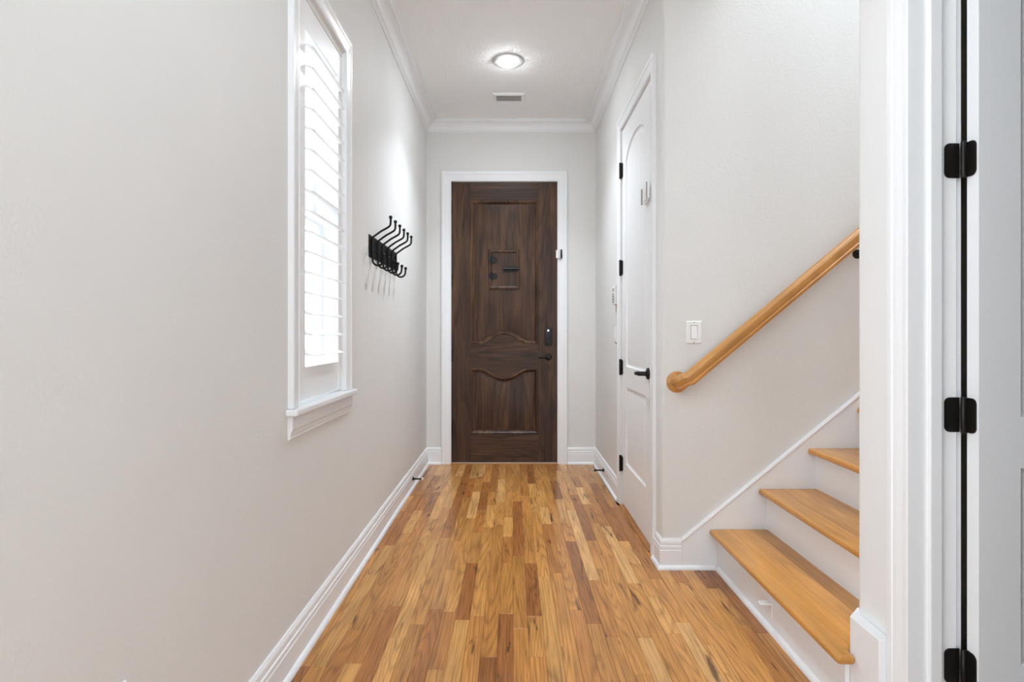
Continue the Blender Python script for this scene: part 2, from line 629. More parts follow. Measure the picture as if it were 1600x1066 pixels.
mb.add([(-4.3, -4.5, -0.05), (4, -4.5, -0.05), (4, YN, -0.05), (1.1425, YN, -0.05), (xl_, YL, -0.05), (-4.3, YL, -0.05),
        (-4.3, -4.5, H), (4, -4.5, H), (4, YN, H), (1.1425, YN, H), (xl_, YL, H), (-4.3, YL, H), (xl_, YN, H)],
       [[0, 6, 7, 1], [1, 7, 8, 2], [2, 8, 9, 3], [4, 10, 11, 5], [5, 11, 6, 0], [6, 11, 10, 12, 9, 8, 7]])
struct(mb.build('wall_rear', 'wall'), 'plain living room shell behind the camera', 'wall')
struct(MB().plan([(-4.3, -4.5), (4, -4.5), (4, YN), (XL - 0.02, YN), (XL - 0.02, YL), (-4.3, YL)], -0.06, 0.0).build('floor_rear', 'pale_bounce'), 'unseen floor behind the camera, made pale to bounce light', 'floor')
struct(MB().box(-14, XL - 0.3, YL + 0.3, 12, -0.4, -0.3).build('ground_outside', 'concrete'), 'pale concrete yard outside the shuttered window', 'ground')

# ------------------------------------------------------------------ mouldings
CROWN = [(0, 2.868), (0.007, 2.868), (0.011, 2.873), (0.011, 2.879), (0.016, 2.881), (0.017, 2.889), (0.022, 2.891)]
CROWN += [(0.022 + 0.056 * (1 - math.cos(t * PI / 14)), 2.891 + 0.048 * math.sin(t * PI / 14)) for t in range(1, 8)]
CROWN += [(0.080, 2.945), (0.087, 2.946), (0.089, 2.952), (0.100, 2.953), (0.100, H), (0, H)]
struct(MB().run(CROWN, (XL, YL, 0), (XL, YB, 0), (1, 0, 0), 0, -1).build('trim_1', 'trim'), 'white crown moulding along the left wall', 'moulding')
struct(MB().run(CROWN, (XL, YB, 0), (XR, YB, 0), (0, -1, 0), 1, -1).build('trim_2', 'trim'), 'white crown moulding above the front door', 'moulding')
struct(MB().run(CROWN, (XR, YB, 0), (XR, YS, 0), (-1, 0, 0), 1, 1).build('trim_3', 'trim'), 'white crown moulding above the closet door', 'moulding')
struct(MB().run(CROWN, (XR, YS, 0), (XC + 0.03, YS, 0), (0, -1, 0), -1, 0).build('trim_4', 'trim'), 'white crown moulding turning onto the stair wall', 'moulding')

BASE = [(0, 0), (0.015, 0), (0.015, 0.0895), (0.0125, 0.0915), (0.0120, 0.0965), (0.0148, 0.0985), (0.0140, 0.1090),
        (0.0095, 0.1115), (0.0092, 0.1185), (0.0118, 0.1215), (0.0105, 0.1330), (0.0050, 0.1437), (0, 0.1437)]
SHOE = [(0.013, 0), (0.0285, 0), (0.0280, 0.007), (0.0250, 0.0135), (0.0205, 0.0178), (0.015, 0.0200), (0.013, 0.020)]


def baseboard(name, p0, p1, out, m0, m1, label):
    b = struct(MB().run(BASE, p0, p1, out, m0, m1).build(name, 'trim'), label, 'baseboard')
    MB().run(SHOE, p0, p1, out, m0, m1).build('shoe_molding', 'trim', b)
    return b


baseboard('baseboard_left', (XL, YL, 0), (XL, YB, 0), (1, 0, 0), 0, -1, 'white grooved baseboard along the long left wall')
baseboard('baseboard_back_left', (XL, YB, 0), (-0.6165, YB, 0), (0, -1, 0), 1, 0, 'short white baseboard left of the front door')
baseboard('baseboard_back_right', (0.4735, YB, 0), (XR, YB, 0), (0, -1, 0), 0, -1, 'short white baseboard right of the front door')
baseboard('baseboard_right', (XR, YB, 0), (XR, 3.862, 0), (-1, 0, 0), 1, 0, 'white baseboard between the front door corner and closet')
b = baseboard('baseboard_corner', (XR, 2.882, 0), (XR, YS, 0), (-1, 0, 0), 0, 1, 'white baseboard wrapping the corner beside the stairs')
MB().run(BASE, (XR, YS, 0), (0.808, YS, 0), (0, -1, 0), -1, 0).build('corner_return', 'trim', b)
MB().run(SHOE, (XR, YS, 0), (0.967, YS, 0), (0, -1, 0), -1, 0).build('shoe_molding', 'trim', b)

CAS = [(0, 0), (0, 0.011), (0.003, 0.0135), (0.006, 0.0135), (0.008, 0.0115), (0.020, 0.0120), (0.040, 0.0150), (0.052, 0.0160), (0.054, 0.0185),
       (0.060, 0.0195), (0.072, 0.0195), (0.076, 0.0170), (0.076, 0)]


def casing_u(name, a0, a1, z1, fn, label, w=1.0):
    pr = [(u * w, t) for u, t in CAS]
    return struct(MB().frame([(a1, 0.0), (a1, z1), (a0, z1), (a0, 0.0)][::-1], pr, fn).build(name, 'trim'), label, 'moulding')


casing_u('trim_5', -0.5300, 0.3860, 2.444, lambda a, z, t: (a, YB - t, z), 'white casing framing the dark front door', 1.13)
casing_u('trim_6', 2.954, 3.787, 2.462, lambda a, z, t: (XR - t, a, z), 'white casing framing the closet door')
casing_u('trim_7', 0.705, 1.4847, 2.462, lambda a, z, t: (XC - t, a, z), 'white casing framing the open side door')
# dark strips filling the gaps round the front door, then thresholds
for nm, bx, lab in (('trim_8', [(DX0, DX0 + 0.006, YB - 0.004, YB + 0.15, 0, DZ)], 'left'),
                    ('trim_9', [(DX1 - 0.006, DX1, YB - 0.004, YB + 0.15, 0, DZ)], 'right')):
    struct(MB().box(*bx[0]).build(nm, 'black'), 'thin dark strip filling the gap on the %s side of the front door' % lab, 'trim')
struct(MB().box(DX0, DX1, YB + 0.05, YB + 0.15, 2.4435, DZ).build('trim_10', 'black'), 'thin dark strip filling the head gap above the front door', 'trim')
struct(MB().box(DX0, DX1, 4.956, 5.02, 0, 0.009).build('trim_11', 'threshold', bevel=0.003), 'pale oak threshold under the front door', 'threshold')
struct(MB().box(0.698, 0.790, CY0 + 0.004, CY1 - 0.004, 0, 0.010).build('trim_12', 'threshold_y', bevel=0.004), 'oak threshold strip under the closet door', 'threshold')
# jamb of the side door (faces the camera) with its stop
jm = struct(MB().plan([(1.0170, JY), (1.0670, JY), (1.0670, JY - 0.010), (1.0695, JY - 0.0115), (1.0965, JY - 0.0115), (1.0990, JY - 0.010), (1.0990, JY), (1.1425, JY),
                       (1.1425, JY + 0.018), (1.0170, JY + 0.018)], 0, 2.44).build('trim_13', 'door_white', bevel=0.001), 'white jamb and stop of the open side door', 'jamb')
struct(MB().box(1.0170, 1.1425, 0.700, JY + 0.018, 2.4405, 2.4615).build('trim_14', 'door_white'), 'white head jamb of the side doorway', 'jamb')
struct(MB().run([(0, 0), (0.016, 0), (0.016, 2.52), (0, 2.52)], (1.1425, JY + 0.006, 0), (1.1425, 1.548, 0), (1, 0, 0)).build('trim_15', 'trim'),
       'shadowed casing on the far side of the side doorway', 'moulding')

# column skirting beside the first tread (taller board that turns a 45 degree corner)
sk = [(0.992, 1.5610), (0.992, 1.694), (1.046, 1.748), (1.078, 1.748), (1.062, 1.731), (1.036, 1.718), (1.029, 1.702), (1.029, 1.5610)]
struct(MB().plan(sk, 0, 0.295).build('baseboard_near_right', 'trim', bevel=0.0015), 'tall white skirting on the wall end beside the lowest tread', 'baseboard')

# ------------------------------------------------------------------ window with shutter
win = struct(empty('window_1', (XL, 2.26, 0.874)), 'narrow white window in the left wall with casing and sill', 'window')
yA, yB_, zA, zB = WO
CASW = [(u, t) for u, t in CAS]
MB().frame([(yA, 0.876), (yA, 2.366), (yB_, 2.366), (yB_, 0.876)], CASW, lambda a, z, t: (XL + t, a, z)).build('casing', 'trim', win)
st = [(XL - 0.05, 1.889), (XL + 0.032, 1.889), (XL + 0.0375, 1.8965), (XL + 0.0375, 2.632), (XL + 0.032, 2.640), (XL - 0.001, 2.640), (XL - 0.001, yB_ - 0.001), (XL - 0.05, yB_ - 0.001),
      (XL - 0.05, yA + 0.001), (XL - 0.001, yA + 0.001), (XL - 0.001, 1.889)]
MB().plan(st[1:], 0.8525, 0.8745).build('sill', 'trim', win, bevel=0.006, seg=3)
ap = [(0, 0.772), (0.0065, 0.772), (0.0105, 0.777), (0.0085, 0.782), (0.0105, 0.788), (0.0120, 0.800), (0.0165, 0.806), (0.0175, 0.846), (0.0175, 0.8525), (0, 0.8525)]
MB().run(ap, (XL, 1.907, 0), (XL, 2.618, 0), (1, 0, 0)).build('apron', 'trim', win)
# jamb lining, sashes and panes
mb = MB()
mb.frame([(yA, zA), (yA, zB), (yB_, zB), (yB_, zA)], [(-0.003, -0.16), (-0.003, 0.0), (0.001, 0.0), (0.001, -0.16)], lambda a, z, t: (XL + t, a, z), closed=True)
mb.build('jamb_lining', 'shutter', win)
xs = XL - 0.125


def sash(name, z0, z1, xa):
    s = MB().frame([(yA + 0.045, z0 + 0.04), (yA + 0.045, z1 - 0.04), (yB_ - 0.045, z1 - 0.04), (yB_ - 0.045, z0 + 0.04)],
                   [(0, 0), (0, 0.028), (0.005, 0.033), (0.040, 0.033), (0.040, 0)], lambda a, z, t: (xa + t, a, z), closed=True).build(name, 'shutter', win)
    MB().box(xa + 0.012, xa + 0.016, yA + 0.046, yB_ - 0.046, z0 + 0.041, z1 - 0.041).build('glass_pane', 'glass', s)
    return s


low = sash('lower_sash', 0.885, 1.630, xs + 0.0)
sash('upper_sash', 1.600, 2.350, xs - 0.034)
MB().box(xs + 0.033, xs + 0.045, 2.40, 2.44, 1.205, 1.245).build('sash_lock', 'shutter', low, bevel=0.004)

sh = tag(empty('plantation_shutter', (XL - 0.02, 2.26, 0.89)), 'white plantation shutter with open tilted louvers in the left wall window', 'shutter')
XF = XL - 0.0075         # room face of the shutter
XK = XF - 0.029
Y0, Y1 = 2.036, 2.5395
PO = (2.092, 2.487)
MB().box(XK, XF, Y0, PO[0], 0.884, 2.343).build('stile', 'shutter', sh, bevel=0.002)
MB().box(XK, XF, PO[1], Y1 - 0.003, 0.884, 2.343).build('stile', 'shutter', sh, bevel=0.002)
MB().box(XK, XF - 0.001, PO[0], PO[1], 2.237, 2.343).build('rail', 'shutter', sh, bevel=0.002)
MB().box(XK, XF - 0.001, PO[0], PO[1], 0.884, 1.005).build('rail', 'shutter', sh, bevel=0.002)
MB().frame([(yA + 0.050, 0.8765), (yA + 0.050, 2.346), (yB_ - 0.002, 2.346), (yB_ - 0.002, 0.8765)][0:3], [(0, 0), (0, 0.026), (0.014, 0.026), (0.014, 0)],
           lambda a, z, t: (XK + 0.004 + t, a, z)).build('mounting_frame', 'shutter', sh, bevel=0.001)
# louver: slim oval blade, tilted so the room edge sits lower
xm = XF - 0.0145
tl = math.radians(13)
sec = []
for k in range(12):
    a = 2 * PI * k / 12
    u, w = 0.0445 * math.cos(a), 0.0052 * math.copysign(abs(math.sin(a)) ** 0.75, math.sin(a))
    sec.append((u * math.cos(tl) + w * math.sin(tl), -u * math.sin(tl) + w * math.cos(tl)))
lv0 = None
for k in range(16):
    z = 1.055 + 0.0750 * k
    if lv0 is None:
        mb = MB()
        mb.rings([[(xm + a, PO[0] + 0.0015, z + c) for a, c in sec], [(xm + a, PO[1] - 0.0015, z + c) for a, c in sec]], True, True, True)
        lv0 = mb.build('louver', 'shutter', sh, smooth=True, origin=(xm, 2.29, z))
        base_loc = lv0.location.copy()
    else:
        c = lv0.copy()
        c.location = base_loc + Vector((0, 0, 0.0750 * k))
        COL.objects.link(c)
MB().tube([(XF + 0.003, Y1 - 0.004, 2.17), (XF + 0.003, Y1 - 0.004, 2.24)], 0.0035, 8).build('hinge', 'shutter', sh)
MB().tube([(XF + 0.003, Y1 - 0.004, 1.02), (XF + 0.003, Y1 - 0.004, 1.09)], 0.0035, 8).build('hinge', 'shutter', sh)

# ------------------------------------------------------------------ panelled door maker
def bump_curve(a0, a1, z0, h, n=20, power=1.35):
    return [(a0 + (a1 - a0) * i / n, z0 + h * math.sin(PI * i / n) ** power) for i in range(n + 1)]


def raised_panel(mb, outline, fn, steps, back):
    """outline counter-clockwise; steps of (inset, depth)"""
    rings = []
    rings.append([fn(a, z, back) for a, z in outline])
    for d, w in steps:
        q = inset(outline, d) if d else outline
        rings.append([fn(a, z, w) for a, z in q])
    return mb.rings(rings, True, True, True)


# front door -----------------------------------------------------------------
fd = struct(empty('door_1', (-0.0725, 5.01, 0.010)), 'dark walnut panelled front door closed at the end of the hall', 'door')
FY = YB + 0.006                                 # room face of the leaf
ff = lambda a, z, t: (a, FY + t, z)
LX0, LX1 = -0.5295, 0.3845
LZ0, LZ1 = 0.013, 2.4410
PX0, PX1 = -0.3690, 0.2230
AC0, AC1 = -0.262, 0.116
UB, UT, LB, LT = 1.036, 2.283, 0.256, 0.828
def slab(a0, a1, z0, z1, name, mat):
    return MB().box(a0, a1, FY, FY + 0.044, z0, z1).build(name, mat, fd, bevel=0.0012)
slab(LX0, PX0, LZ0, LZ1, 'stile', 'walnut_v')
slab(PX1, LX1, LZ0, LZ1, 'stile', 'walnut_v')
slab(PX0, PX1, UT, LZ1, 'rail', 'walnut_h')
slab(PX0, PX1, LZ0, LB, 'rail', 'walnut_h')
top = [(PX0, UB)] + bump_curve(AC0, AC1, UB, 0.084) + [(PX1, UB)]
bot = [(PX0, LT)] + bump_curve(AC0, AC1, LT, -0.080) + [(PX1, LT)]
poly = bot + top[::-1]
MB().prism(poly, lambda a, z: (a, FY, z), lambda a, z: (a, FY + 0.044, z)).build('rail', 'walnut_h', fd)
mould = [(0.0, 0.001), (0.004, -0.004), (0.012, -0.005), (0.020, 0.001), (0.0265, 0.009), (0.030, 0.016), (0.036, 0.0175)]
flat = [(0.036, 0.0175), (0.040, 0.0155), (0.062, 0.0085), (0.066, 0.0070)]
up_out = top + [(PX1, UT), (PX0, UT)]
lo_out = [(PX0, LB), (PX1, LB)] + bot[::-1]
for out, mt in ((up_out, 'walnut_v'), (lo_out, 'walnut_v')):
    mb = MB()
    rings = [[ff(a, z, 0.030) for a, z in out]] + [[ff(a, z, w) for a, z in (inset(out, d) if d else out)] for d, w in mould] + \
            [[ff(a, z, 0.030) for a, z in inset(out, 0.036)]]
    rings.append(rings[0])
    mb.rings(rings, True)
    mb.build('panel_molding', 'walnut_strip', fd, smooth=True)
    mb = MB()
    q = inset(out, 0.0345)
    raised_panel(mb, q, ff, [(0, 0.0170), (0.004, 0.0165), (0.0045, 0.0150), (0.030, 0.0100)], 0.034)
    mb.build('panel', mt, fd, smooth=True, ang=20)
# peek door ("speakeasy") in the upper panel
pk = MB().box(-0.181, 0.031, FY + 0.0005, FY + 0.02, 1.540, 1.829).build('peek_door', 'walnut_v', fd, bevel=0.0015)
MB().frame([(-0.183, 1.538), (-0.183, 1.831), (0.033, 1.831), (0.033, 1.538)], [(0, 0.004), (0.001, 0.010), (0.006, 0.012), (0.019, 0.012), (0.024, 0.006), (0.024, -0.004), (0, -0.004)],
           lambda a, z, t: (a, FY + 0.004 - t, z), closed=True).build('peek_frame', 'walnut_strip', pk)
for zc in (1.7665, 1.6275):
    MB().prism(round_rect(-0.208, -0.135, zc - 0.0255, zc + 0.0255, 0.018), lambda a, z: (a, FY - 0.012, z), lambda a, z: (a, FY + 0.001, z)).build('peek_hinge', 'iron', pk, bevel=0.001)
    MB().tube([(-0.180, FY - 0.013, zc - 0.034), (-0.180, FY - 0.013, zc + 0.034)], 0.0055, 10).build('peek_hinge_barrel', 'iron', pk, smooth=True)
mb = MB().prism(round_rect(-0.084, 0.057, 1.668, 1.712, 0.012), lambda a, z: (a, FY - 0.011, z), lambda a, z: (a, FY + 0.001, z))
mb.build('peek_latch_plate', 'iron', pk, bevel=0.001)
mb = MB().tube([(-0.078, FY - 0.019, 1.689), (0.056, FY - 0.019, 1.689)], 0.0085, 10)
mb.tube([(-0.03, FY - 0.019, 1.689), (-0.03, FY - 0.038, 1.684)], 0.005, 8)
mb.build('peek_latch_bolt', 'iron', pk, smooth=True)
for zc in (2.216, 1.585, 0.942, 0.305):
    MB().tube([(LX0 + 0.000, FY - 0.009, zc - 0.055), (LX0 + 0.000, FY - 0.009, zc + 0.055)], 0.0075, 10).build('hinge', 'black', fd, smooth=True)
# keypad deadbolt
kx0, kx1, kz0, kz1 = 0.2740, 0.3405, 1.0240, 1.1800
kp = MB().prism(round_rect(kx0, kx1, kz0, kz1, 0.018), lambda a, z: (a, FY - 0.026, z), lambda a, z: (a, FY + 0.001, z)).build('keypad_deadbolt', 'black', fd, bevel=0.004)
MB().prism(round_rect(kx0 + 0.008, kx1 - 0.008, 1.092, kz1 - 0.008, 0.010), lambda a, z: (a, FY - 0.0285, z), lambda a, z: (a, FY - 0.02, z)).build(
    'keypad_face', plain('keypad_glass', (0.016, 0.018, 0.024), 0.4, var=0.05, spec=0.25), kp, bevel=0.001)
MB().lathe([(0.0075, 0), (0.0075, 0.003), (0.005, 0.0042)], (0.3065, FY - 0.0275, 1.1545), (0, -1, 0), 16).build('lit_button', 'led', kp, smooth=True)
MB().lathe([(0.021, 0), (0.021, 0.006), (0.017, 0.009)], (0.3075, FY - 0.0255, 1.060), (0, -1, 0), 20).build('thumb_turn_rose', 'iron', kp, smooth=True)
# lever
lv = MB().lathe([(0.030, -0.001), (0.031, 0.004), (0.026, 0.010), (0.014, 0.013), (0.012, 0.050), (0.0125, 0.056)], (0.3085, FY, 0.926), (0, -1, 0), 24).build('lever_rose', 'black', fd, smooth=True)
MB().tube([(0.3085, FY - 0.050, 0.926), (0.292, FY - 0.053, 0.927), (0.265, FY - 0.052, 0.921), (0.238, FY - 0.050, 0.9215), (0.224, FY - 0.047, 0.924)],
          [0.012, 0.010, 0.0075, 0.0085, 0.006], 10).build('lever', 'black', lv, smooth=True)

# white interior doors --------------------------------------------------------
def white_door(root, a0, a1, fn, z0, z1, pa0, pa1, spring, peak, ub, lt, lb, thick):
    """two-panel arch-top door; fn(a, z, depth from the visible face)"""
    def slab(b0, b1, c0, c1, nm):
        MB().prism([(b0, c0), (b1, c0), (b1, c1), (b0, c1)], lambda a, z: fn(a, z, 0), lambda a, z: fn(a, z, thick)).build(nm, 'door_white', root)
    slab(a0, pa0, z0, z1, 'stile')
    slab(pa1, a1, z0, z1, 'stile')
    slab(pa0, pa1, z0, lb, 'rail')
    slab(pa0, pa1, lt, ub, 'rail')
    n = 16
    cur = [(pa0 + (pa1 - pa0) * i / n, spring + (peak - spring) * (1 - ((2 * i / n) - 1) ** 2) ** 0.62) for i in range(n + 1)]
    MB().prism(cur + [(pa1, z1), (pa0, z1)], lambda a, z: fn(a, z, 0), lambda a, z: fn(a, z, thick)).build('rail', 'door_white', root)
    steps = [(0, 0.0), (0.0015, 0.0035), (0.009, 0.0090), (0.014, 0.0100), (0.019, 0.0095), (0.040, 0.0030), (0.046, 0.0022)]
    for out in ([(pa0, ub), (pa1, ub)] + cur[::-1], [(pa0, lb), (pa1, lb), (pa1, lt), (pa0, lt)]):
        raised_panel(MB(), out, fn, steps, thick).build('panel', 'door_white', root, smooth=True, ang=25)


cd = struct(empty('door_2', (XR, 3.37, 0.014)), 'closed white arch-panel closet door on the right hall wall', 'door')
white_door(cd, 2.966, 3.776, lambda a, z, t: (XR + 0.001 + t, a, z), 0.022, 2.452, 3.110, 3.660, 2.222, 2.322, 0.918, 0.790, 0.296, 0.035)
for zc in (2.195, 1.558, 0.908, 0.278):
    h_ = MB().tube([(XR - 0.011, 3.779, zc - 0.052), (XR - 0.011, 3.779, zc + 0.052)], 0.0085, 10).build('hinge', 'black', cd, smooth=True)
    MB().box(XR - 0.004, XR + 0.0005, 3.750, 3.784, zc - 0.0445, zc + 0.0445).build('hinge_leaf', 'black', h_)
lv = MB().lathe([(0.031, -0.001), (0.032, 0.004), (0.027, 0.010), (0.013, 0.013), (0.0115, 0.050), (0.012, 0.058)], (XR + 0.001, 3.045, 0.915), (-1, 0, 0), 24).build('lever_rose', 'black', cd, smooth=True)
MB().tube([(XR - 0.050, 3.045, 0.915), (XR - 0.056, 3.060, 0.917), (XR - 0.055, 3.088, 0.911), (XR - 0.053, 3.115, 0.9115), (XR - 0.050, 3.135, 0.915)],
          [0.012, 0.0105, 0.008, 0.009, 0.0065], 10).build('lever', 'black', lv, smooth=True)

sd = struct(empty('door_3', (1.165, 1.456, 0.012)), 'white side door standing open in the right foreground', 'door')
white_door(sd, 1.1636, 1.925, lambda a, z, t: (a, 1.4375 + t, z), 0.012, 2.440, 1.2680, 1.8200, 2.222, 2.322, 0.918, 0.790, 0.296, 0.0375)


def corner_plate(c, d, r):
    return c, d, r


for zc in (2.205, 1.5706, 0.9174, 0.2716):
    hb = MB().lathe([(0.0045, -0.0470), (0.0062, -0.0445), (0.0062, 0.0445), (0.0045, 0.0470)], (1.1505, 1.4700, zc), (0, 0, 1), 14).build('hinge', 'black', sd, smooth=True)
    pl = [(1.1480, zc - 0.0445), (1.1480, zc + 0.0445)] + arc(1.1100 + 0.014, zc + 0.0305, 0.014, 90, 180, 5) + arc(1.1100 + 0.014, zc - 0.0305, 0.014, 180, 270, 5)
    MB().prism(pl, lambda a, z: (a, JY - 0.0030, z), lambda a, z: (a, JY - 0.0002, z)).build('hinge_leaf', 'black', hb)
    pl = [(1.4720, zc - 0.0445), (1.4720, zc + 0.0445)] + arc(1.4440 + 0.014, zc + 0.0305, 0.014, 90, 180, 5) + arc(1.4440 + 0.014, zc - 0.0305, 0.014, 180, 270, 5)
    MB().prism(pl, lambda a, z: (1.1608, a, z), lambda a, z: (1.1638, a, z)).box(1.1520, 1.1630, 1.4685, 1.4720, zc - 0.0440, zc + 0.0440).build('hinge_leaf', 'black', hb)
    for dz in (-0.031, 0.0, 0.031):
        MB().lathe([(0.0036, 0), (0.0034, 0.0008), (0.0015, 0.0009)], (1.1175 if dz else 1.1310, JY - 0.0029, zc + dz), (0, -1, 0), 10).build('screw', 'iron', hb)

# ------------------------------------------------------------------ staircase
RISE, RUN, X1 = 0.1935, 0.2345, 0.9385
stc = tag(empty('staircase', (0.98, 2.24, 0)), 'oak stair treads with white risers climbing to the right', 'staircase')
YW = YS - 0.014
for k in range(1, 9):
    xn = X1 + (k - 1) * RUN
    zt = RISE * k
    if k == 1:
        pl = [(xn, 1.664), (0.9905, 1.660), (0.9905, 1.6945), (1.0465, 1.7500), (xn + RUN + 0.05, 1.7500), (xn + RUN + 0.05, YW), (xn, YW)]
    else:
        pl = [(xn, 1.7340), (xn + RUN + 0.05, 1.7340), (xn + RUN + 0.05, YW), (xn, YW)]
    MB().plan(pl, zt - 0.027, zt).build('tread', 'tread', stc, bevel=0.0115, seg=4)
    xr = xn + 0.040
    if k == 1:
        MB().box(xr, 0.9918, 1.6950, YW, 0, zt - 0.027).build('riser', 'trim', stc)
    else:
        MB().box(xr, xr + 0.018, 1.7345, YW, zt - RISE, zt - 0.027).build('riser', 'trim', stc)
# skirt board on the wall, sloped with the stairs, with an eased top edge
sl = 0.8195
tipx = X1 + 8 * RUN + 0.3
sp = [(0.808, 0), (tipx, 0), (tipx, 0.1400 + sl * (tipx - 0.808)), (0.808, 0.1400)]
MB().prism(sp, lambda a, z: (a, YS - 0.0145, z), lambda a, z: (a, YS - 0.0006, z)).build('skirt_board', 'trim', stc, bevel=0.0055, seg=2)
cap = [(0.0007, -0.012), (0.0175, -0.012), (0.0190, -0.004), (0.0150, 0.006), (0.0007, 0.007)]
mb = MB()
mb.rings([[(xx, YS - u, 0.1400 + sl * (xx - 0.808) + w) for u, w in cap] for xx in (0.8085, tipx)], True, True, True)
mb.build('skirt_cap', 'trim', stc)
mb = MB().run(SHOE, (0.979 + 0.013, YW - 0.013, 0), (0.979 + 0.013, 1.69, 0), (-1, 0, 0), 0, 0)
mb.build('shoe_molding', 'trim', stc)
# small white pull on the lowest riser
mb = MB().box(0.9755, 0.9795, 2.171, 2.201, 0.052, 0.112)
mb.build('pull', 'plastic', stc, bevel=0.0015)['label'] = 'small white hooked pull on the lowest riser'
mb = MB().prism(arc(0.9475, 2.186, 0.015, 90, 270, 8) + [(0.977, 2.171), (0.977, 2.201)], lambda a, b: (a, b, 0.1010), lambda a, b: (a, b, 0.1090))
mb.build('pull_tab', 'plastic', stc, bevel=0.002)

# ------------------------------------------------------------------ handrail
hr = tag(empty('handrail', (0.787, YS, 0.893)), 'slanted honey oak handrail on the wall above the stairs', 'handrail')
RS = PI / 2 - 0
half = [(0.0265, -0.031), (0.0285, -0.027), (0.0285, -0.0185), (0.0245, -0.0145), (0.0260, -0.009), (0.0280, 0.004), (0.0275, 0.014), (0.0235, 0.0205), (0.0165, 0.0285), (0.008, 0.0315)]
sec = half + [(0, 0.032)] + [(-u, w) for u, w in half[::-1]]
ths = math.atan(0.8387)
yr = YS - 0.070
x0, z0 = 0.876, 0.958
x2 = 3.0
mb = MB()
rings = []


def rail_ring(c, t, side):
    t = Vector(t).normalized()
    s_ = Vector(side)
    s_ = (s_ - t * s_.dot(t)).normalized()
    n_ = s_.cross(t)
    if n_.z < 0:
        n_ = -n_
    return [tuple(Vector(c) + s_ * u + n_ * w) for u, w in sec]


dirv = Vector((math.cos(ths), 0, math.sin(ths)))
low_pt = Vector((0.800, yr, 0.958 - 0.8387 * (0.876 - 0.800)))
# from the rosette straight out of the wall, a tight quarter turn, then up the slope
path = [(Vector((0.787, YS - 0.010, 0.897)), Vector((0, -1, 0))), (Vector((0.788, YS - 0.034, 0.897)), Vector((0, -1, 0)))]
for i in range(1, 6):
    a = i / 6 * PI / 2
    c = Vector((0.788, YS - 0.034, 0.897)) + Vector((0, -1, 0)) * 0.036 * math.sin(a) + dirv * 0.036 * (1 - math.cos(a))
    path.append((c, Vector((0, -1, 0)) * math.cos(a) + dirv * math.sin(a)))
path.append((low_pt + dirv * 0.03, dirv))
sidev = []
for c, t in path:
    perp_up = Vector((-math.sin(ths), 0, math.cos(ths)))
    s_ = t.cross(perp_up)
    rings.append([tuple(c + s_ * u + perp_up * w) for u, w in sec])
endp = Vector((x2, yr, z0 + 0.8387 * (x2 - x0)))
s_ = dirv.cross(perp_up)
rings.append([tuple(endp + s_ * u + perp_up * w) for u, w in sec])
mb.rings(rings, True, True, True)
rail = mb.build('rail', 'rail', hr, smooth=True, ang=28)
rail.data.transform(Matrix.Rotation(ths, 4, 'Y'))
rail.rotation_euler = (0, -ths, 0)
MB().lathe([(0.050, -0.0005), (0.0515, 0.004), (0.050, 0.010), (0.046, 0.013), (0.040, 0.0135), (0.036, 0.016), (0.02, 0.018)], (0.789, YS, 0.895), (0, -1, 0), 32).build('rosette', 'rail', hr, smooth=True)
for xb in (1.654, 2.75):
    zb = z0 + 0.8387 * (xb - x0) - 0.040
    b = MB().tube([(xb, YS - 0.002, zb - 0.062), (xb, YS - 0.040, zb - 0.060), (xb, YS - 0.064, zb - 0.035), (xb, YS - 0.070, zb + 0.004)], 0.0065, 10).build('bracket', 'black', hr, smooth=True)
    MB().lathe([(0.022, -0.001), (0.022, 0.004), (0.016, 0.008)], (xb, YS, zb - 0.062), (0, -1, 0), 20).build('bracket_rose', 'black', b, smooth=True)

# ------------------------------------------------------------------ coat rack on the left wall
cr = tag(empty('coat_rack', (XL, 3.33, 1.52)), 'black iron coat rack with six double hooks on the left wall', 'coat rack')
MB().box(XL, XL + 0.004, 2.975, 3.690, 1.526, 1.642).build('plate', 'iron', cr, bevel=0.001)


def hook_path(y):
    xs = XL + 0.0105
    p = [(xs, y, 1.545), (xs, y, 1.600), (xs, y, 1.622), (xs + 0.004, y, 1.632), (xs + 0.014, y, 1.640), (xs + 0.046, y, 1.663), (xs + 0.080, y, 1.682), (xs + 0.089, y, 1.688),
         (xs + 0.0945, y, 1.697), (xs + 0.096, y, 1.712), (xs + 0.096, y, 1.736)]
    q = [(xs, y, 1.56), (xs, y, 1.525), (xs + 0.0015, y, 1.512)]
    q += [(xs + 0.030 - 0.0285 * math.cos(a), y, 1.512 - 0.0285 * math.sin(a)) for a in [PI * i / 9 for i in range(1, 9)]]
    q += [(xs + 0.0585, y, 1.513), (xs + 0.060, y, 1.526), (xs + 0.0605, y, 1.538)]
    return p, q


hk0 = None
for k in range(6):
    y = 3.015 + 0.1228 * k
    if hk0 is None:
        p, q = hook_path(y)
        hk0 = MB().tube(p[::-1] + q[1:], 0.0056, 10).build('hook', 'iron', cr, smooth=True, origin=(XL, y, 1.52))
        kb = []
        for c in (p[-1], q[-1]):
            kb.append(MB().ball(c, 0.0095).build('knob', 'iron', hk0, smooth=True))
        for zz in (1.558, 1.612):
            kb.append(MB().lathe([(0.0055, 0), (0.005, 0.002), (0.002, 0.003)], (XL + 0.004, y + 0.024, zz), (1, 0, 0), 10).build('screw', 'chrome', hk0))
        l0 = hk0.location.copy()
    else:
        c = hk0.copy()
        c.location = l0 + Vector((0, 0.1228 * k, 0))
        COL.objects.link(c)
        for ch in kb:
            d = ch.copy()
            d.parent = c
            COL.objects.link(d)

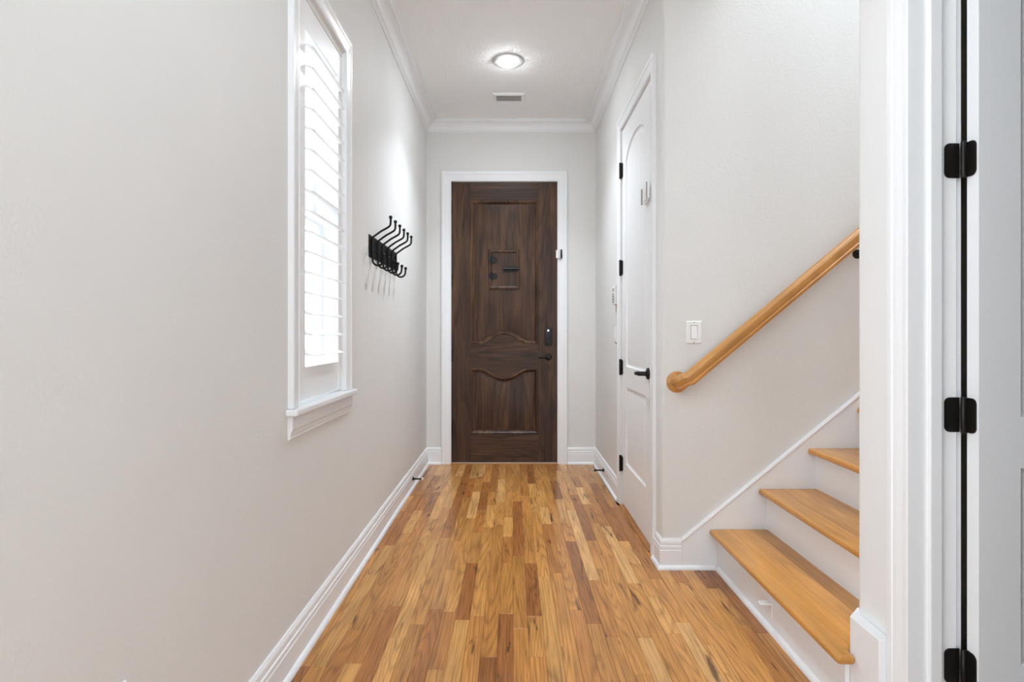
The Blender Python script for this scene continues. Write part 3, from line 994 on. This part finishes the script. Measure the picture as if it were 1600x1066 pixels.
# ------------------------------------------------------------------ ceiling light and vent
rl = tag(empty('recessed_light', (-0.030, 3.866, H)), 'round white recessed light glowing in the hall ceiling', 'ceiling light')
MB().lathe([(0.106, 0.0), (0.106, 0.003), (0.102, 0.006), (0.096, 0.0065), (0.070, 0.0150), (0.066, 0.0145), (0.066, 0.0)], (-0.030, 3.866, H), (0, 0, -1), 48).build('trim_ring', 'light_ring', rl, smooth=True)
MB().lathe([(0.0655, 0.002), (0.0655, 0.0150), (0.0600, 0.0205), (0.045, 0.0250), (0.024, 0.0272), (0.0, 0.028)], (-0.030, 3.866, H), (0, 0, -1), 40).build('lens', 'lens', rl, smooth=True)
beam = area('recessed_light_beam', (-0.030, 3.866, H - 0.032), (0, 0, 0), 0.11, 0.11, 8.5, LED)
beam.data.shape = 'DISK'
beam.data.spread = math.radians(112)

vt = tag(empty('ceiling_vent', (-0.030, 4.455, H)), 'small white ceiling air vent between light and front door', 'vent')
vx0, vx1, vy0, vy1 = -0.154, 0.095, 4.385, 4.530
fr = [(vx0 + 0.028, vy0 + 0.026), (vx0 + 0.028, vy1 - 0.026), (vx1 - 0.028, vy1 - 0.026), (vx1 - 0.028, vy0 + 0.026)]
MB().frame(fr, [(0, 0), (0, 0.010), (0.004, 0.012), (0.022, 0.008), (0.027, 0.003), (0.027, 0)], lambda a, b, t: (a, b, H - t), closed=True).build('frame', 'trim', vt)
MB().box(vx0 + 0.027, vx1 - 0.027, vy0 + 0.025, vy1 - 0.025, H - 0.0015, H - 0.0005).build('damper', 'vent_dark', vt)
for k in range(5):
    yy = vy0 + 0.034 + 0.0185 * k
    MB().prism([(yy, H - 0.002), (yy + 0.002, H - 0.002), (yy + 0.013, H - 0.012), (yy + 0.011, H - 0.012)], lambda a, b: (vx0 + 0.028, a, b), lambda a, b: (vx1 - 0.028, a, b)).build('slat', 'vent_dark', vt)

# ------------------------------------------------------------------ switches, outlet, keypad
def fn_flat(fn):
    return lambda u, w, t: fn(u, w, t)


def wall_switch(name, fn, a, z, label, cat='switch', decora=True):
    """plate 74 x 120 mm centred on (a, z); fn(a, z, proud)"""
    root = tag(empty(name, fn(a, z - 0.06, 0)), label, cat, 'light switches in the hall' if cat == 'switch' else None)

    def pr(nm, r, t0, t1, mat, bev, par=root):
        return MB().prism(r, lambda u, w: fn(u, w, t0), lambda u, w: fn(u, w, t1)).build(nm, mat, par, bevel=bev)
    hole = [(a - 0.0168, z - 0.0335), (a - 0.0168, z + 0.0335), (a + 0.0168, z + 0.0335), (a + 0.0168, z - 0.0335)]
    if decora:
        MB().frame(hole, [(0, 0.0004), (0, 0.0055), (0.0006, 0.0060), (0.0180, 0.0056), (0.0202, 0.0036), (0.0202, 0.0004)], fn_flat(fn), closed=True).build('plate', 'plastic', root)
        pr('backing', [hole[0], hole[3], hole[2], hole[1]], 0.0003, 0.0012, 'grey_plastic', 0)
    else:
        pr('plate', round_rect(a - 0.037, a + 0.037, z - 0.060, z + 0.060, 0.003, 2), 0.0003, 0.006, 'plastic', 0.002)
    return root, pr


wf = lambda u, w, t: (u, YS - t, w)
r, pr = wall_switch('light_switch', wf, 0.870, 1.133, 'white rocker light switch on the wall above the handrail end')
MB().add([wf(0.8550, 1.1010, 0.0010), wf(0.8850, 1.1010, 0.0010), wf(0.8850, 1.165, 0.0010), wf(0.8550, 1.165, 0.0010),
          wf(0.8555, 1.1015, 0.0105), wf(0.8845, 1.1015, 0.0105), wf(0.8845, 1.1645, 0.0062), wf(0.8555, 1.1645, 0.0062)],
         [[0, 1, 2, 3], [4, 5, 6, 7], [0, 1, 5, 4], [1, 2, 6, 5], [2, 3, 7, 6], [3, 0, 4, 7]]).build('rocker', 'shutter', r, bevel=0.0006)
for zz in (1.133 + 0.048, 1.133 - 0.048):
    MB().lathe([(0.003, 0), (0.0028, 0.001), (0.001, 0.0012)], wf(0.870, zz, 0.0058), (0, -1, 0), 10).build('screw', 'grey_plastic', r)
wr = lambda u, w, t: (XR - t, u, w)
r, pr = wall_switch('light_switch', wr, 4.005, 1.121, 'small white light switch half hidden behind the closet door casing')
pr('rocker', round_rect(4.005 - 0.015, 4.005 + 0.015, 1.121 - 0.032, 1.121 + 0.032, 0.002, 2), 0.005, 0.010, 'shutter', 0.0008)
ak = tag(empty('alarm_keypad', (XR, 3.96, 1.327)), 'white alarm keypad on the wall just past the closet door', 'keypad')
MB().prism(round_rect(3.905, 4.015, 1.327, 1.456, 0.006, 3), lambda a, z: wr(a, z, 0), lambda a, z: wr(a, z, 0.026)).build('body', 'plastic', ak, bevel=0.003)
MB().box(XR - 0.0265, XR - 0.024, 3.925, 3.995, 1.415, 1.440).build('display', 'grey_plastic', ak)
bt0 = None
for i in range(4):
    for j in range(3):
        MB().box(XR - 0.0285, XR - 0.025, 3.927 + 0.024 * j, 3.945 + 0.024 * j, 1.340 + 0.0175 * i, 1.352 + 0.0175 * i).build('button', 'grey_plastic', ak)
wl = lambda u, w, t: (XL + t, u, w)
r, pr = wall_switch('wall_outlet', wl, 1.068, 0.403, 'white wall outlet low on the left wall at the bottom frame edge', 'outlet', False)
for zz in (0.403 + 0.0195, 0.403 - 0.0195):
    s = pr('socket', round_rect(1.068 - 0.0165, 1.068 + 0.0165, zz - 0.014, zz + 0.014, 0.010, 4), 0.005, 0.008, 'shutter', 0.0005)
    for dy in (-0.0064, 0.0064):
        MB().box(XL + 0.0075, XL + 0.0083, 1.068 + dy - 0.001, 1.068 + dy + 0.001, zz - 0.003, zz + 0.006).build('slot', 'grey_plastic', s)

# ------------------------------------------------------------------ flip latches on both doors
lt = tag(empty('flip_latch', (0.400, YB - 0.022, 1.79)), 'small white and chrome flip latch on the front door casing', 'latch', 'flip latches on the doors')
MB().box(0.3740, 0.3960, YB - 0.0265, YB - 0.0125, 1.7800, 1.8480).build('strike_plate', 'plastic', lt, bevel=0.001)
MB().box(0.3965, 0.4120, YB - 0.0300, YB - 0.0130, 1.7760, 1.8520).build('body', 'chrome', lt, bevel=0.002)
MB().tube([(0.4200, YB - 0.0250, 1.7760), (0.4200, YB - 0.0250, 1.8530)], 0.0065, 10).build('hinge_barrel', 'black', lt, smooth=True)
lt = tag(empty('flip_latch', (XR - 0.02, 3.0, 1.82)), 'small white flip latch high on the closet door near edge', 'latch', 'flip latches on the doors')
MB().box(XR - 0.0140, XR + 0.0005, 3.010, 3.098, 1.8200, 1.9000).build('strike_plate', 'plastic', lt, bevel=0.001)
MB().box(XR - 0.0320, XR - 0.0195, 2.938, 3.004, 1.8200, 1.9000).build('body', 'plastic', lt, bevel=0.002)
MB().tube([(XR - 0.0240, 3.096, 1.8180), (XR - 0.0240, 3.096, 1.9020)], 0.0042, 10).build('hinge_barrel', 'grey_plastic', lt, smooth=True)
MB().tube([(XR - 0.0340, 2.940, 1.8180), (XR - 0.0340, 2.940, 1.9020)], 0.0034, 10).build('hinge_barrel', 'grey_plastic', lt, smooth=True)

# ------------------------------------------------------------------ door stops on the baseboards
def door_stop(x0, sgn, y, z, label):
    r = tag(empty('door_stop', (x0, y, z)), label, 'door stop', 'door stops on the baseboards')
    b = MB().lathe([(0.0135, 0), (0.0140, 0.004), (0.0085, 0.010), (0.0062, 0.022), (0.0056, 0.045), (0.0070, 0.062), (0.0085, 0.066)], (x0, y, z), (sgn, 0, 0), 18).build('post', 'black', r, smooth=True)
    MB().lathe([(0.0088, 0.065), (0.0095, 0.068), (0.0095, 0.075), (0.0075, 0.079)], (x0, y, z), (sgn, 0, 0), 18).build('bumper', 'rubber' if sgn > 0 else 'black', r, smooth=True)


door_stop(XL + 0.0145, 1, 4.204, 0.067, 'dark door stop with white tip on the left baseboard')
door_stop(XR - 0.0145, -1, 4.430, 0.0766, 'dark door stop on the right baseboard near the front door')
